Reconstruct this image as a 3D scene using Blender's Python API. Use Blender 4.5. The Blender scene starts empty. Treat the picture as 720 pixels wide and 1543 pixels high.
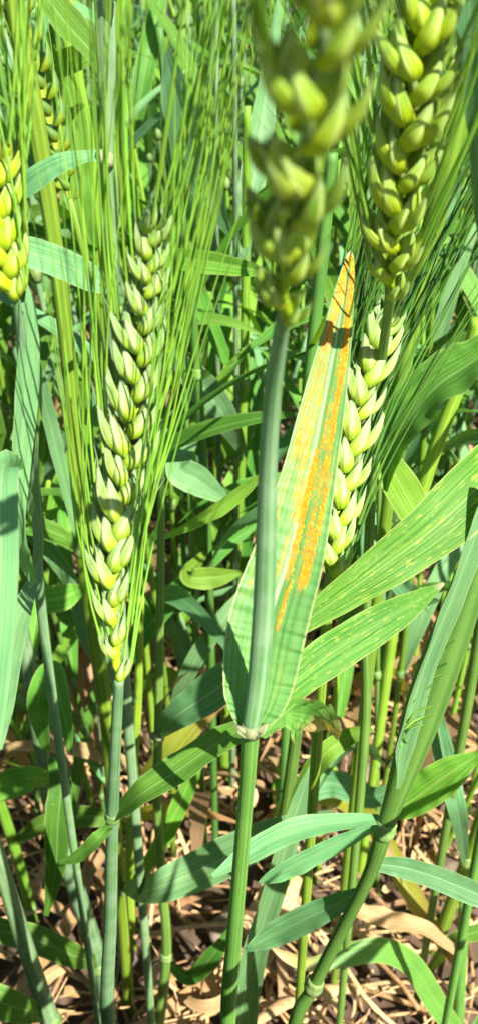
import bpy, math, random
import numpy as np
from mathutils import Vector, Matrix, noise

random.seed(11)
rng = random.Random(23)
SC = bpy.context.scene
COL = SC.collection

# ------------------------------------------------------------------ camera
CAM_Z, PITCH, F, W, H = 0.62, math.radians(36), 1481.0, 720.0, 1543.0
cam_d = bpy.data.cameras.new('camera')
cam = bpy.data.objects.new('camera', cam_d); COL.objects.link(cam)
cam.location = (0, 0, CAM_Z); cam.rotation_euler = (math.radians(90) - PITCH, 0, 0)
cam_d.sensor_fit = 'VERTICAL'; cam_d.sensor_height = 36; cam_d.lens = 36 * F / H
cam_d.clip_start = 0.01; cam_d.clip_end = 400
cam_d.dof.use_dof = True; cam_d.dof.focus_distance = 0.28
cam_d.dof.aperture_fstop = (cam_d.lens / 1000) / 0.00135
SC.camera = cam
SC.cycles.max_bounces = 6; SC.cycles.diffuse_bounces = 2; SC.cycles.glossy_bounces = 2; SC.cycles.transmission_bounces = 3; SC.cycles.transparent_max_bounces = 4

# ------------------------------------------------------------------ light
SUN = Vector((0.42, -0.52, 0.74)).normalized()
world = bpy.data.worlds.new('World'); SC.world = world; world.use_nodes = True
wn = world.node_tree.nodes; wl = world.node_tree.links
sky = wn.new('ShaderNodeTexSky'); sky.sky_type = 'NISHITA'; sky.sun_disc = False
sky.sun_elevation = math.asin(SUN.z); sky.sun_rotation = math.atan2(SUN.x, SUN.y)
wl.new(sky.outputs[0], wn['Background'].inputs[0]); wn['Background'].inputs[1].default_value = 0.05
sd = bpy.data.lights.new('sun', 'SUN'); sd.energy = 5.0; sd.angle = math.radians(0.53); sd.color = (1, 0.95, 0.86)
sun = bpy.data.objects.new('sun', sd); COL.objects.link(sun)
sun.rotation_euler = SUN.to_track_quat('Z', 'Y').to_euler(); sun.location = SUN * 5
SC.view_settings.view_transform = 'Standard'; SC.view_settings.look = 'None'
SC.view_settings.exposure = 1.42; SC.view_settings.gamma = 1

# ------------------------------------------------------------------ placing
CP, SP = math.cos(PITCH), math.sin(PITCH)
CAMP = Vector((0, 0, CAM_Z))
def P(px, py, d):
    """a spot on the photograph at depth d (negative: at world distance Y = -d)"""
    u = (px - W / 2) / F; v = (H / 2 - py) / F
    if d < 0: d = -d / (CP + v * SP)
    return CAMP + Vector((u * d, d * (CP + v * SP), d * (-SP + v * CP)))
def depth(p): q = p - CAMP; return q.y * CP - q.z * SP

def spline(pts, n):
    """Catmull-Rom through a list of tuples/vectors, n samples"""
    a = np.array([list(p) for p in pts], float)
    if len(a) == 2:
        t = np.linspace(0, 1, n)[:, None]; return a[0] * (1 - t) + a[1] * t
    e = np.vstack([2 * a[0] - a[1], a, 2 * a[-1] - a[-2]])
    out = []
    for s in np.linspace(0, len(a) - 1 - 1e-9, n):
        i = int(s); t = s - i; p0, p1, p2, p3 = e[i:i + 4]
        out.append(0.5 * (2 * p1 + (p2 - p0) * t + (2 * p0 - 5 * p1 + 4 * p2 - p3) * t * t + (3 * p1 - p0 - 3 * p2 + p3) * t ** 3))
    return np.array(out)

class MB:
    def __init__(s): s.v = []; s.f = []; s.uv = []; s.m = []
    def grid(s, rows, closed=False, mat=0, vs=None):
        """rows: list of lists of points; uv u across, v along"""
        b = len(s.v); n = len(rows[0]); R = len(rows)
        for r in rows: s.v.extend([tuple(p) for p in r])
        if vs is None: vs = [i / (R - 1) for i in range(R)]
        m = n if closed else n - 1
        for i in range(R - 1):
            for j in range(m):
                k = (j + 1) % n
                s.f.append((b + i * n + j, b + i * n + k, b + (i + 1) * n + k, b + (i + 1) * n + j))
                u0, u1 = j / m, (j + 1) / m
                s.uv.extend([(u0, vs[i]), (u1, vs[i]), (u1, vs[i + 1]), (u0, vs[i + 1])])
                s.m.append(mat)
    def cap(s, idx, mat=0):
        s.f.append(tuple(idx)); s.uv.extend([(0.5, 0.5)] * len(idx)); s.m.append(mat)
    def tube(s, pts, rad, sides=8, mat=0, caps=True):
        pts = [Vector(p) for p in pts]; n = len(pts)
        if not hasattr(rad, '__len__'): rad = [rad] * n
        t = (pts[1] - pts[0]).normalized(); a = t.orthogonal().normalized(); rows = []
        for i in range(n):
            t = (pts[min(i + 1, n - 1)] - pts[max(i - 1, 0)]).normalized()
            a = (a - t * a.dot(t)).normalized(); c = t.cross(a)
            rows.append([pts[i] + (a * math.cos(2 * math.pi * k / sides) + c * math.sin(2 * math.pi * k / sides)) * rad[i] for k in range(sides)])
        b = len(s.v); s.grid(rows, True, mat)
        if caps:
            s.cap([b + k for k in reversed(range(sides))], mat); s.cap([b + (n - 1) * sides + k for k in range(sides)], mat)
    def mesh(s, name, mats, smooth=True):
        me = bpy.data.meshes.new(name); me.from_pydata(s.v, [], s.f)
        l = me.uv_layers.new(name='UVMap'); l.data.foreach_set('uv', np.array(s.uv, np.float32).ravel())
        for m in mats: me.materials.append(m)
        if len(mats) > 1: me.polygons.foreach_set('material_index', s.m)
        if smooth: me.polygons.foreach_set('use_smooth', [True] * len(me.polygons))
        me.update(); return me
def link(name, me, parent=None):
    o = bpy.data.objects.new(name, me); COL.objects.link(o)
    if parent is not None: o.parent = parent; o.matrix_parent_inverse = Matrix.Identity(4)
    return o
def thing(name, label, cat, loc=(0, 0, 0), group=None):
    o = bpy.data.objects.new(name, None); COL.objects.link(o); o.location = loc
    o.empty_display_size = 0.02; o['label'] = label; o['category'] = cat
    if group: o['group'] = group
    return o

# ------------------------------------------------------------------ materials
def nodes(name):
    m = bpy.data.materials.new(name); m.use_nodes = True
    nt = m.node_tree; nt.nodes.clear()
    return m, nt, nt.nodes, nt.links
def new(nt, t, **kw):
    n = nt.nodes.new(t)
    for k, v in kw.items():
        if k.startswith('i_'): n.inputs[int(k[2:])].default_value = v
        else: setattr(n, k, v)
    return n
def ramp(nt, stops, interp='LINEAR'):
    r = nt.nodes.new('ShaderNodeValToRGB'); r.color_ramp.interpolation = interp
    e = r.color_ramp.elements
    while len(e) < len(stops): e.new(0.5)
    for el, (p, c) in zip(e, stops): el.position = p; el.color = (*c, 1) if len(c) == 3 else c
    return r
def mix(nt, a, b, fac, mode='MIX'):
    m = nt.nodes.new('ShaderNodeMix'); m.data_type = 'RGBA'; m.blend_type = mode
    for s, x in ((m.inputs[6], a), (m.inputs[7], b), (m.inputs[0], fac)):
        if hasattr(x, 'links'): nt.links.new(x, s)
        else: s.default_value = (*x, 1) if isinstance(x, tuple) and len(x) == 3 else x
    return m.outputs[2]
def math_(nt, op, a, b=0.0, c=0.0):
    m = nt.nodes.new('ShaderNodeMath'); m.operation = op
    for s, x in zip(m.inputs, (a, b, c)):
        if hasattr(x, 'links'): nt.links.new(x, s)
        else: s.default_value = x
    return m.outputs[0]

def plant_mat(name, dark, light, trans, tw=0.35, rough=0.42, veins=26, vstretch=1.2, edge=None, midrib=None, base=None, tip=None,
              rust=False, spec=0.45, bump=0.25, var=0.25, blotch=0.35, bloom=None, vcon=0.18, flecks=False):
    """green tissue: long veins across u, colour drift, light passing through"""
    m, nt, N, L = nodes(name)
    uv = new(nt, 'ShaderNodeUVMap'); sep = new(nt, 'ShaderNodeSeparateXYZ'); L.new(uv.outputs[0], sep.inputs[0])
    oi = new(nt, 'ShaderNodeObjectInfo')
    mp = new(nt, 'ShaderNodeMapping'); L.new(uv.outputs[0], mp.inputs[0]); mp.inputs[3].default_value = (veins, vstretch, 1)
    L.new(oi.outputs['Random'], mp.inputs[1])
    nz = new(nt, 'ShaderNodeTexNoise', noise_dimensions='2D'); nz.inputs['Scale'].default_value = 1.0; nz.inputs['Detail'].default_value = 3
    L.new(mp.outputs[0], nz.inputs['Vector'])
    vr = ramp(nt, [(0.5 - vcon, (0, 0, 0)), (0.5 + vcon, (1, 1, 1))]); L.new(nz.outputs[0], vr.inputs[0])
    col = mix(nt, dark, light, vr.outputs[0])
    # broad blotches in object space
    tc = new(nt, 'ShaderNodeTexCoord')
    nb = new(nt, 'ShaderNodeTexNoise'); nb.inputs['Scale'].default_value = 55; nb.inputs['Detail'].default_value = 4
    L.new(tc.outputs['Object'], nb.inputs['Vector'])
    br = ramp(nt, [(0.35, (0.62, 0.72, 0.66)), (0.68, (1.25, 1.2, 1.0))]); L.new(nb.outputs[0], br.inputs[0])
    col = mix(nt, col, br.outputs[0], blotch, 'MULTIPLY')
    # individual shade of green
    hs = new(nt, 'ShaderNodeHueSaturation')
    L.new(math_(nt, 'MULTIPLY_ADD', oi.outputs['Random'], 0.035, 0.482), hs.inputs['Hue'])
    r2 = math_(nt, 'FRACT', math_(nt, 'MULTIPLY', oi.outputs['Random'], 37.7))
    L.new(math_(nt, 'MULTIPLY_ADD', r2, var * 2, 1 - var), hs.inputs['Value'])
    L.new(col, hs.inputs['Color']); col = hs.outputs[0]
    u, v = sep.outputs[0], sep.outputs[1]
    au = math_(nt, 'MULTIPLY', math_(nt, 'ABSOLUTE', math_(nt, 'SUBTRACT', u, 0.5)), 2)
    if bloom:
        nw = new(nt, 'ShaderNodeTexNoise'); nw.inputs['Scale'].default_value = 140; nw.inputs['Detail'].default_value = 5
        L.new(tc.outputs['Object'], nw.inputs['Vector'])
        wr = ramp(nt, [(0.42, (0, 0, 0)), (0.75, (0.55, 0.55, 0.55))]); L.new(nw.outputs[0], wr.inputs[0])
        col = mix(nt, col, bloom, wr.outputs[0])
    if midrib:
        mr = ramp(nt, [(0.0, (0.8, 0.8, 0.8)), (0.035, (0.7, 0.7, 0.7)), (0.07, (0, 0, 0))]); L.new(au, mr.inputs[0])
        col = mix(nt, col, midrib, mr.outputs[0])
    if edge:
        er = ramp(nt, [(0.93, (0, 0, 0)), (1.0, (0.75, 0.75, 0.75))]); L.new(au, er.inputs[0])
        col = mix(nt, col, edge, er.outputs[0])
    if base:
        b_ = ramp(nt, [(0.0, (1, 1, 1)), (base[1] * 0.5, (0.85, 0.85, 0.85)), (base[1], (0, 0, 0))])
        L.new(math_(nt, 'ADD', v, math_(nt, 'MULTIPLY', math_(nt, 'SUBTRACT', nz.outputs[0], 0.5), base[1] * 0.8)), b_.inputs[0])
        col = mix(nt, col, base[0], b_.outputs[0])
    if tip:
        t_ = ramp(nt, [(tip[1], (0, 0, 0)), (tip[1] * 0.4 + 0.6, (1, 1, 1))])
        L.new(math_(nt, 'ADD', v, math_(nt, 'MULTIPLY', math_(nt, 'SUBTRACT', nz.outputs[0], 0.5), 0.25)), t_.inputs[0])
        col = mix(nt, col, tip[0], t_.outputs[0])
    # small pale flecks
    vo = new(nt, 'ShaderNodeTexNoise'); vo.inputs['Scale'].default_value = 900; vo.inputs['Detail'].default_value = 1
    L.new(tc.outputs['Object'], vo.inputs['Vector'])
    fr = ramp(nt, [(0.70, (0, 0, 0)), (0.80, (0.35, 0.35, 0.35))]); L.new(vo.outputs[0], fr.inputs[0])
    col = mix(nt, col, (0.42, 0.46, 0.2), fr.outputs[0])
    if flecks:
        mf = new(nt, 'ShaderNodeMapping'); L.new(uv.outputs[0], mf.inputs[0]); mf.inputs[3].default_value = (26, 22, 1)
        nf = new(nt, 'ShaderNodeTexNoise', noise_dimensions='2D'); nf.inputs['Scale'].default_value = 1.0; nf.inputs['Detail'].default_value = 2; L.new(mf.outputs[0], nf.inputs['Vector'])
        ff = ramp(nt, [(0.64, (0, 0, 0)), (0.72, (0.8, 0.8, 0.8))]); L.new(nf.outputs[0], ff.inputs[0])
        col = mix(nt, col, (0.34, 0.38, 0.06), ff.outputs[0])
    if rust:
        at = new(nt, 'ShaderNodeAttribute', attribute_name='rust')
        s2 = new(nt, 'ShaderNodeSeparateColor'); L.new(at.outputs['Color'], s2.inputs[0])
        col = mix(nt, col, (0.34, 0.34, 0.05), s2.outputs[1])
        col = mix(nt, col, (0.56, 0.20, 0.006), s2.outputs[0])
        col = mix(nt, col, (0.5, 0.46, 0.3), s2.outputs[2])
    tcol = mix(nt, col, trans, 1.0, 'MULTIPLY')
    p = new(nt, 'ShaderNodeBsdfPrincipled'); p.inputs['Roughness'].default_value = rough; p.inputs['Specular IOR Level'].default_value = spec
    L.new(col, p.inputs['Base Color'])
    bp = new(nt, 'ShaderNodeBump'); bp.inputs['Strength'].default_value = bump; bp.inputs['Distance'].default_value = 0.0004
    L.new(nz.outputs[0], bp.inputs['Height']); L.new(bp.outputs[0], p.inputs['Normal'])
    o = new(nt, 'ShaderNodeOutputMaterial')
    if tw > 0:
        t = new(nt, 'ShaderNodeBsdfTranslucent'); L.new(tcol, t.inputs[0])
        ms = new(nt, 'ShaderNodeMixShader'); ms.inputs[0].default_value = tw
        L.new(p.outputs[0], ms.inputs[1]); L.new(t.outputs[0], ms.inputs[2]); L.new(ms.outputs[0], o.inputs[0])
    else: L.new(p.outputs[0], o.inputs[0])
    return m

TR = (1.7, 1.75, 0.35)
M = {}
M['leaf'] = plant_mat('leaf_green', (0.055, 0.17, 0.02), (0.115, 0.265, 0.038), TR, 0.26, rough=0.55, edge=(0.3, 0.38, 0.14), midrib=(0.17, 0.31, 0.09), spec=.17)
M['leaf_flecked'] = plant_mat('leaf_flecked', (0.05, 0.155, 0.014), (0.125, 0.27, 0.03), TR, 0.26, rough=0.5, veins=34, vstretch=1.4, edge=(0.36, 0.4, 0.12), midrib=(0.16, 0.3, 0.06), spec=.22, tip=((0.46, 0.4, 0.25), 0.93), vcon=.13, bump=.5, flecks=True, var=.08)
M['leaf_blue'] = plant_mat('leaf_glaucous', (0.085, 0.22, 0.085), (0.15, 0.32, 0.135), TR, 0.21, rough=0.52, edge=(0.3, 0.4, 0.2), midrib=(0.22, 0.36, 0.17), spec=.17)
M['leaf_lime'] = plant_mat('leaf_lime', (0.10, 0.245, 0.024), (0.18, 0.36, 0.045), TR, 0.29, rough=0.55, edge=(0.4, 0.42, 0.13), midrib=(0.25, 0.4, 0.09), spec=.17)
M['leaf_yellow'] = plant_mat('leaf_yellowing', (0.195, 0.24, 0.0188), (0.33, 0.315, 0.045), (1.7, 1.5, 0.6), 0.35, edge=(0.413, 0.338, 0.15), midrib=(0.225, 0.3, 0.075), tip=((0.375, 0.225, 0.0975), 0.55), spec=.3)
M['leaf_drying'] = plant_mat('leaf_drying_tip', (0.08, 0.21, 0.035), (0.15, 0.3, 0.06), TR, 0.32, edge=(0.45, 0.42, 0.15), tip=((0.52, 0.36, 0.17), 0.62), spec=.3)
M['leaf_dead'] = plant_mat('leaf_dead', (0.27, 0.165, 0.075), (0.45, 0.315, 0.165), (1.3, 1.15, 0.8), 0.22, rough=0.65, veins=18, spec=0.25, var=0.3)
M['rust_leaf'] = plant_mat('leaf_rusted', (0.08, 0.205, 0.042), (0.155, 0.30, 0.085), TR, 0.18, veins=22, vstretch=1.0, rough=.5, edge=(0.5, 0.52, 0.24), midrib=(0.36, 0.48, 0.28), rust=True,
                           base=((0.72, 0.72, 0.5), 0.05), blotch=0.45, var=0.0, spec=.3)
M['stem'] = plant_mat('stem_green', (0.085, 0.21, 0.038), (0.155, 0.31, 0.06), TR, 0.16, veins=14, vstretch=0.8, rough=0.5, bump=0.3, spec=.3)
M['stem_blue'] = plant_mat('stem_glaucous', (0.10, 0.205, 0.08), (0.175, 0.305, 0.14), TR, 0.12, veins=14, vstretch=0.8, rough=0.55, bump=0.3, bloom=(0.30, 0.41, 0.27), spec=.3)
M['stem_lime'] = plant_mat('stem_lime', (0.14, 0.29, 0.025), (0.235, 0.41, 0.045), TR, 0.18, veins=14, vstretch=0.8, rough=0.45, spec=.3)
M['node'] = plant_mat('stem_node', (0.12, 0.22, 0.05), (0.2, 0.31, 0.09), TR, 0.1, veins=10, rough=0.55, bloom=(0.25, 0.33, 0.16), spec=.2)
M['ligule'] = plant_mat('ligule_pale', (0.26, 0.32, 0.14), (0.46, 0.46, 0.28), (1.2, 1.2, 0.8), 0.3, veins=8, rough=0.6, spec=.2)
M['husk'] = plant_mat('husk_green', (0.13, 0.27, 0.03), (0.37, 0.49, 0.14), TR, 0.06, rough=0.5, veins=26, vstretch=0.35, base=((0.34, 0.50, 0.012), 0.42), tip=((0.30, 0.44, 0.19), 0.5), edge=(0.58, 0.65, 0.32), bump=0.9, var=0.15, bloom=(0.46, 0.57, 0.26), spec=.25, blotch=.5, vcon=.1)
M['husk_yellow'] = plant_mat('husk_yellow_green', (0.21, 0.40, 0.025), (0.45, 0.60, 0.11), TR, 0.06, rough=0.45, veins=24, vstretch=0.35, base=((0.42, 0.55, 0.006), 0.55), tip=((0.38, 0.54, 0.16), 0.65), edge=(0.68, 0.74, 0.3), bump=0.9, var=0.15, spec=.25, blotch=.4, vcon=.1)
M['husk_far'] = plant_mat('husk_field', (0.12, 0.232, 0.0375), (0.21, 0.323, 0.0675), TR, 0.25, rough=0.5, veins=10, base=((0.27, 0.36, 0.015), 0.5), var=0.2)
M['awn'] = plant_mat('awn_green', (0.20, 0.40, 0.035), (0.30, 0.52, 0.07), TR, 0.3, rough=0.4, veins=2, bump=0.0, var=0.22, blotch=0.2)
M['awn_dark'] = plant_mat('awn_deep_green', (0.055, 0.16, 0.022), (0.10, 0.23, 0.036), TR, 0.2, rough=0.4, veins=2, bump=0.0, var=0.25, blotch=0.2)

def simple(name, c, rough=0.6, noise_scale=80, c2=None, spec=0.3):
    m, nt, N, L = nodes(name)
    tc = new(nt, 'ShaderNodeTexCoord'); n = new(nt, 'ShaderNodeTexNoise'); n.inputs['Scale'].default_value = noise_scale; n.inputs['Detail'].default_value = 6
    L.new(tc.outputs['Object'], n.inputs['Vector'])
    r = ramp(nt, [(0.3, c), (0.7, c2 or c)]); L.new(n.outputs[0], r.inputs[0])
    oi = new(nt, 'ShaderNodeObjectInfo'); hs = new(nt, 'ShaderNodeHueSaturation'); L.new(r.outputs[0], hs.inputs['Color'])
    L.new(math_(nt, 'MULTIPLY_ADD', oi.outputs['Random'], 0.5, 0.75), hs.inputs['Value'])
    p = new(nt, 'ShaderNodeBsdfPrincipled'); p.inputs['Roughness'].default_value = rough; p.inputs['Specular IOR Level'].default_value = spec
    L.new(hs.outputs[0], p.inputs['Base Color'])
    b = new(nt, 'ShaderNodeBump'); b.inputs['Strength'].default_value = 0.5; b.inputs['Distance'].default_value = 0.002
    L.new(n.outputs[0], b.inputs['Height']); L.new(b.outputs[0], p.inputs['Normal'])
    o = new(nt, 'ShaderNodeOutputMaterial'); L.new(p.outputs[0], o.inputs[0]); return m
M['soil'] = simple('soil', (0.055, 0.035, 0.022), 0.9, 60, (0.13, 0.088, 0.06), 0.15)
M['clod'] = simple('clod', (0.16, 0.115, 0.085), 0.9, 150, (0.30, 0.23, 0.18), 0.15)
M['rust'] = simple('rust_spores', (0.52, 0.17, 0.006), 0.75, 600, (0.64, 0.27, 0.012), 0.15)
STRAW = [simple('straw_tan', (0.30, 0.175, 0.07), 0.65, 250, (0.50, 0.32, 0.15)), simple('straw_pale', (0.38, 0.24, 0.11), 0.65, 250, (0.56, 0.39, 0.21)),
         simple('straw_brown', (0.20, 0.11, 0.05), 0.7, 250, (0.38, 0.22, 0.10))]

# ------------------------------------------------------------------ builders
def ribbon(mb, c, w, nrm, fold=0.25, nu=8, wave=0.0, mat=0, seed=0, cup=0.0):
    """leaf blade: centre line c (n,3), full widths w, face normals nrm; fold bends both halves up along the midrib"""
    rows = []; n = len(c)
    for i in range(n):
        p = Vector(c[i]); t = Vector(c[min(i + 1, n - 1)] - c[max(i - 1, 0)]).normalized()
        k = Vector(nrm[i]); k = (k - t * k.dot(t)).normalized(); s = t.cross(k)
        row = []
        for j in range(nu + 1):
            a = (j / nu - 0.5) * 2; hw = w[i] / 2
            f = fold * abs(a) + cup * a * a
            ed = wave * hw * noise.noise((i * 0.23 + seed, a * 0.8 + seed * 1.7, 0.0)) * abs(a)
            row.append(p + s * (a * hw) + k * (f * hw + ed))
        rows.append(row)
    mb.grid(rows, False, mat)
    return rows

def leaf(plant, pts, mat='leaf', roll=0, fold=0.22, nu=8, n=44, wave=0.25, name='leaf', label=None, taper=True):
    """pts (px, py, depth, apparent width in px) from the base to the tip; roll turns the face away from the viewer (deg, or list)"""
    ctl = [(*P(a, b, d), w * depth(P(a, b, d)) / F) for a, b, d, w in pts]
    s = spline(ctl, n); c, w = s[:, :3], np.maximum(s[:, 3], 0.0003)
    if hasattr(roll, '__len__'): rl = np.interp(np.linspace(0, 1, n), np.linspace(0, 1, len(roll)), roll)
    else: rl = np.full(n, float(roll))
    nr = []
    for i in range(n):
        t = Vector(c[min(i + 1, n - 1)] - c[max(i - 1, 0)]).normalized()
        k = (CAMP - Vector(c[i])); k = (k - t * k.dot(t)).normalized()
        nr.append(Matrix.Rotation(math.radians(rl[i]), 3, t) @ k)
        w[i] /= max(0.45, abs(math.cos(math.radians(rl[i]))))
    off = plant.location
    mb = MB(); ribbon(mb, c - np.array(off), w, nr, fold, nu, wave, 0, rng.random() * 50)
    o = link(name, mb.mesh(name, [M[mat]]), plant)
    if label: o['label'] = label
    return o

def stem(plant_label, pts, mat='stem', group=None, nodes_=(), name='wheat_plant', cat='wheat plant', ground=True, sides=12, lean=0.25):
    """a plant: Empty on the soil > stem (tube through pts, then down to the soil). pts (px, py, depth, width px) from the top down"""
    ctl = [(*P(a, b, d), w * depth(P(a, b, d)) / F / 2) for a, b, d, w in pts]
    if ground:
        a, b = Vector(ctl[-2][:3]), Vector(ctl[-1][:3]); t = (b - a).normalized()
        hz = Vector((t.x, t.y, 0)) / max(0.3, -t.z) * lean
        z = b.z; r = ctl[-1][3]
        for k in (0.5, 1.0):
            q = b + hz * (z * k) + Vector((0, 0, -(z + 0.012) * k)); ctl.append((*q, r * (1 - 0.08 * k)))
    base = Vector(ctl[-1][:3]); base.z = 0
    pl = thing(name, plant_label, cat, base, group)
    s = spline(ctl, max(24, len(ctl) * 7))
    mb = MB(); mb.tube(s[:, :3] - np.array(base), list(s[:, 3]), sides)
    link('stem', mb.mesh('stem', [M[mat]]), pl)
    for (px, py, d, w) in nodes_: node(pl, P(px, py, d), w * depth(P(px, py, d)) / F / 2, s)
    return pl
def node(pl, p, r, s=None):
    t = Vector((0, 0, 1))
    if s is not None:
        i = int(np.argmin(((s[:, :3] - np.array(p)) ** 2).sum(1))); i = min(max(i, 1), len(s) - 2)
        p = Vector(s[i, :3]); t = Vector(s[i - 1, :3] - s[i + 1, :3]).normalized(); r = max(r, s[i, 3] * 1.12)
    mb = MB(); L_ = r * 2.1
    prof = [(-1, 0.86), (-0.7, 1.0), (-0.3, 1.13), (0.1, 1.1), (0.45, 0.98), (0.7, 1.04), (1, 0.86)]
    mb.tube([p - pl.location + t * (z * L_ / 2) for z, _ in prof], [r * q for _, q in prof], 12)
    link('node', mb.mesh('node', [M['node']]), pl)

def scale_shape(mb, base, dirv, up, L_, hw, th, belly=0.22, rings=11, sides=10, beak=0.12, mat=0):
    """one husk: a pointed boat with a keel; dirv its length, up the side that bulges"""
    d = Vector(dirv).normalized(); k = Vector(up); k = (k - d * k.dot(d)).normalized(); s = d.cross(k)
    rows = []; vs = []
    for i in range(rings + 1):
        t = i / rings
        w = math.sin(math.pi * min(1, (t * 0.93 + 0.07)) ** 0.72) ** 0.9 if t < 1 else 0.02
        w *= (1.06 - 0.35 * t)
        c = Vector(base) + d * (L_ * t) + k * (belly * L_ * (math.sin(math.pi * t) * 0.55 - 0.35 * t * t)) 
        if t > 0.86: w = max(w * 0.6, 0.10)
        row = []
        for j in range(sides):
            a = 2 * math.pi * j / sides
            x, y = math.sin(a), math.cos(a)
            y2 = y * (1.0 if y > 0 else 0.45)
            keel = 0.42 * max(0, math.cos(a)) ** 5 - 0.16 * max(0, math.sin(a * 3)) ** 2 * (y > 0)
            row.append(c + s * (x * hw * w) + k * ((y2 + keel) * th * w))
        rows.append(row); vs.append(t)
    if beak:
        e = c
        for q, r_ in ((0.4, 0.07), (1.0, 0.03)):
            cc = e + (d + k * -0.12).normalized() * (beak * L_ * q)
            rows.append([cc + (s * math.sin(2 * math.pi * j / sides) + k * math.cos(2 * math.pi * j / sides)) * (hw * r_) for j in range(sides)]); vs.append(1.0)
    mb.grid(rows, True, mat, vs)
    b = len(mb.v); 
    return rows[-1][0]

SPK = {}
def spikelet_mesh(mat, variant, hi=True):
    key = (mat, variant, hi)
    if key in SPK: return SPK[key]
    r = random.Random(variant * 7 + 3); mb = MB(); mm = 0.001
    R, S_ = (14, 18) if hi else (6, 6)
    j = lambda a: r.uniform(-a, a)
    for sg in (1, -1):
        # outer glume, then the longer floret behind it
        scale_shape(mb, (-0.5 * mm, sg * 1.7 * mm, -0.4 * mm), (0.34 + j(.05), sg * (0.06 + j(.04)), 0.94), (0.12, sg * 1.0, -0.15), 12.2 * mm * (1 + j(.06)), 2.65 * mm, 1.35 * mm, 0.15, R, S_, 0.10)
        scale_shape(mb, (0.9 * mm, sg * 1.1 * mm, 0.6 * mm), (0.44 + j(.06), sg * (0.10 + j(.05)), 0.88), (0.6, sg * 0.85, -0.3), 14.6 * mm * (1 + j(.06)), 2.15 * mm, 1.4 * mm, 0.15, R, S_, 0.30)
    scale_shape(mb, (0.2 * mm, 0, 2.0 * mm), (0.22 + j(.05), j(.05), 0.97), (1, 0.2, -0.2), 13 * mm, 2.4 * mm, 1.8 * mm, 0.10, R, S_, 0.25)
    me = mb.mesh('spikelet', [M[mat]]); SPK[key] = me; return me

def frame_along(c, i, side):
    n = len(c); t = Vector(c[min(i + 1, n - 1)] - c[max(i - 1, 0)]).normalized()
    s = Vector(side); s = (s - t * s.dot(t)).normalized(); return t, s, t.cross(s)

def ear(plant, pts, nsp, size, mat='husk', twist=(0, 0), side=(1, 0, 0), awn_len=0.075, awn_mat='awn', awn_dir=None, awn_spread=0.16,
        awns_per=2, tipsize=0.8, basesize=0.7, awn_r=0.00030, awn_drop=0.0, awn_front=0.0, hi=True, open_=1.0):
    """an ear from base to tip: rachis mesh > spikelets and awns, one object each"""
    off = Vector(plant.location)
    c = spline([P(*p) for p in pts], 80) - np.array(off)
    mb = MB(); rp = []
    for i in range(nsp * 2 + 1):
        k = int(i / (nsp * 2) * 79); t, s, f = frame_along(c, k, side)
        rp.append(Vector(c[k]) + s * (0.0004 * (1 if i % 4 < 2 else -1)))
    mb.tube(rp, [0.0013 * size * (1 - 0.5 * i / (nsp * 2)) for i in range(nsp * 2 + 1)], 8)
    e = link('ear', mb.mesh('ear_rachis', [M['husk']]), plant)
    for i in range(nsp):
        q = (i + 0.1) / nsp; k = int(q * 79); t, s, f = frame_along(c, k, side)
        a = math.radians(twist[0] * (1 - q) + twist[1] * q + rng.uniform(-13, 13)) + (math.pi if i % 2 else 0)
        if i == nsp - 1: a += math.pi / 2
        s2 = s * math.cos(a) + f * math.sin(a); f2 = t.cross(s2)
        env = min(1, basesize + (1 - basesize) * min(1, q / 0.25)) * (1 if q < 0.5 else 1 - (1 - tipsize) * (q - 0.5) / 0.5)
        sc = size * env * rng.uniform(0.88, 1.1)
        sx = s2 * open_ + t * 0.0
        m = Matrix(((s2.x, f2.x, t.x), (s2.y, f2.y, t.y), (s2.z, f2.z, t.z))) @ Matrix.Rotation(rng.uniform(-.15, .12), 3, 'Y') @ Matrix.Diagonal((sc * open_, sc, sc))
        o = link('spikelet', spikelet_mesh(mat, i % 4, hi), e)
        pos = Vector(c[k]) + s2 * (0.0007 * sc)
        o.matrix_local = Matrix.Translation(pos) @ m.to_4x4()
        if q < awn_drop: continue
        for j in range(awns_per):
            sg = (1 if j % 2 == 0 else -1) if j < 2 else 0
            st = pos + (s2 * (0.0068 * open_ if j < 2 else 0.003) + f2 * (0.0026 * sg) + t * (0.0118 if j < 2 else 0.0135)) * sc
            ad = Vector(awn_dir).normalized() if awn_dir is not None else t
            d1 = (t * 0.95 + s2 * 0.2 + f2 * (0.05 * sg)).normalized()
            d2 = (ad + s2 * awn_spread * rng.uniform(0.3, 1.4) + f2 * (awn_spread * 0.8 * rng.uniform(-1, 1)) - f * (awn_front * rng.uniform(0, 2))).normalized()
            L_ = awn_len * rng.uniform(0.8, 1.12)
            path = [st - d1 * 0.002]; p = st.copy(); bend = Vector((rng.uniform(-1, 1), rng.uniform(-1, 1), 0)) * 0.17
            for h in range(10):
                z = (h + 1) / 10; dd = d1.lerp(d2, min(1, z * 2.2)) + bend * z
                p = p + dd.normalized() * (L_ / 10); path.append(p.copy())
            mb = MB(); mb.tube(path, [awn_r * (1.25 - 1.0 * h / 10) * (0.9 + size * 0.1) for h in range(11)], 5, caps=False)
            link('awn', mb.mesh('awn', [M[awn_mat]]), e)
    return e

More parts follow.
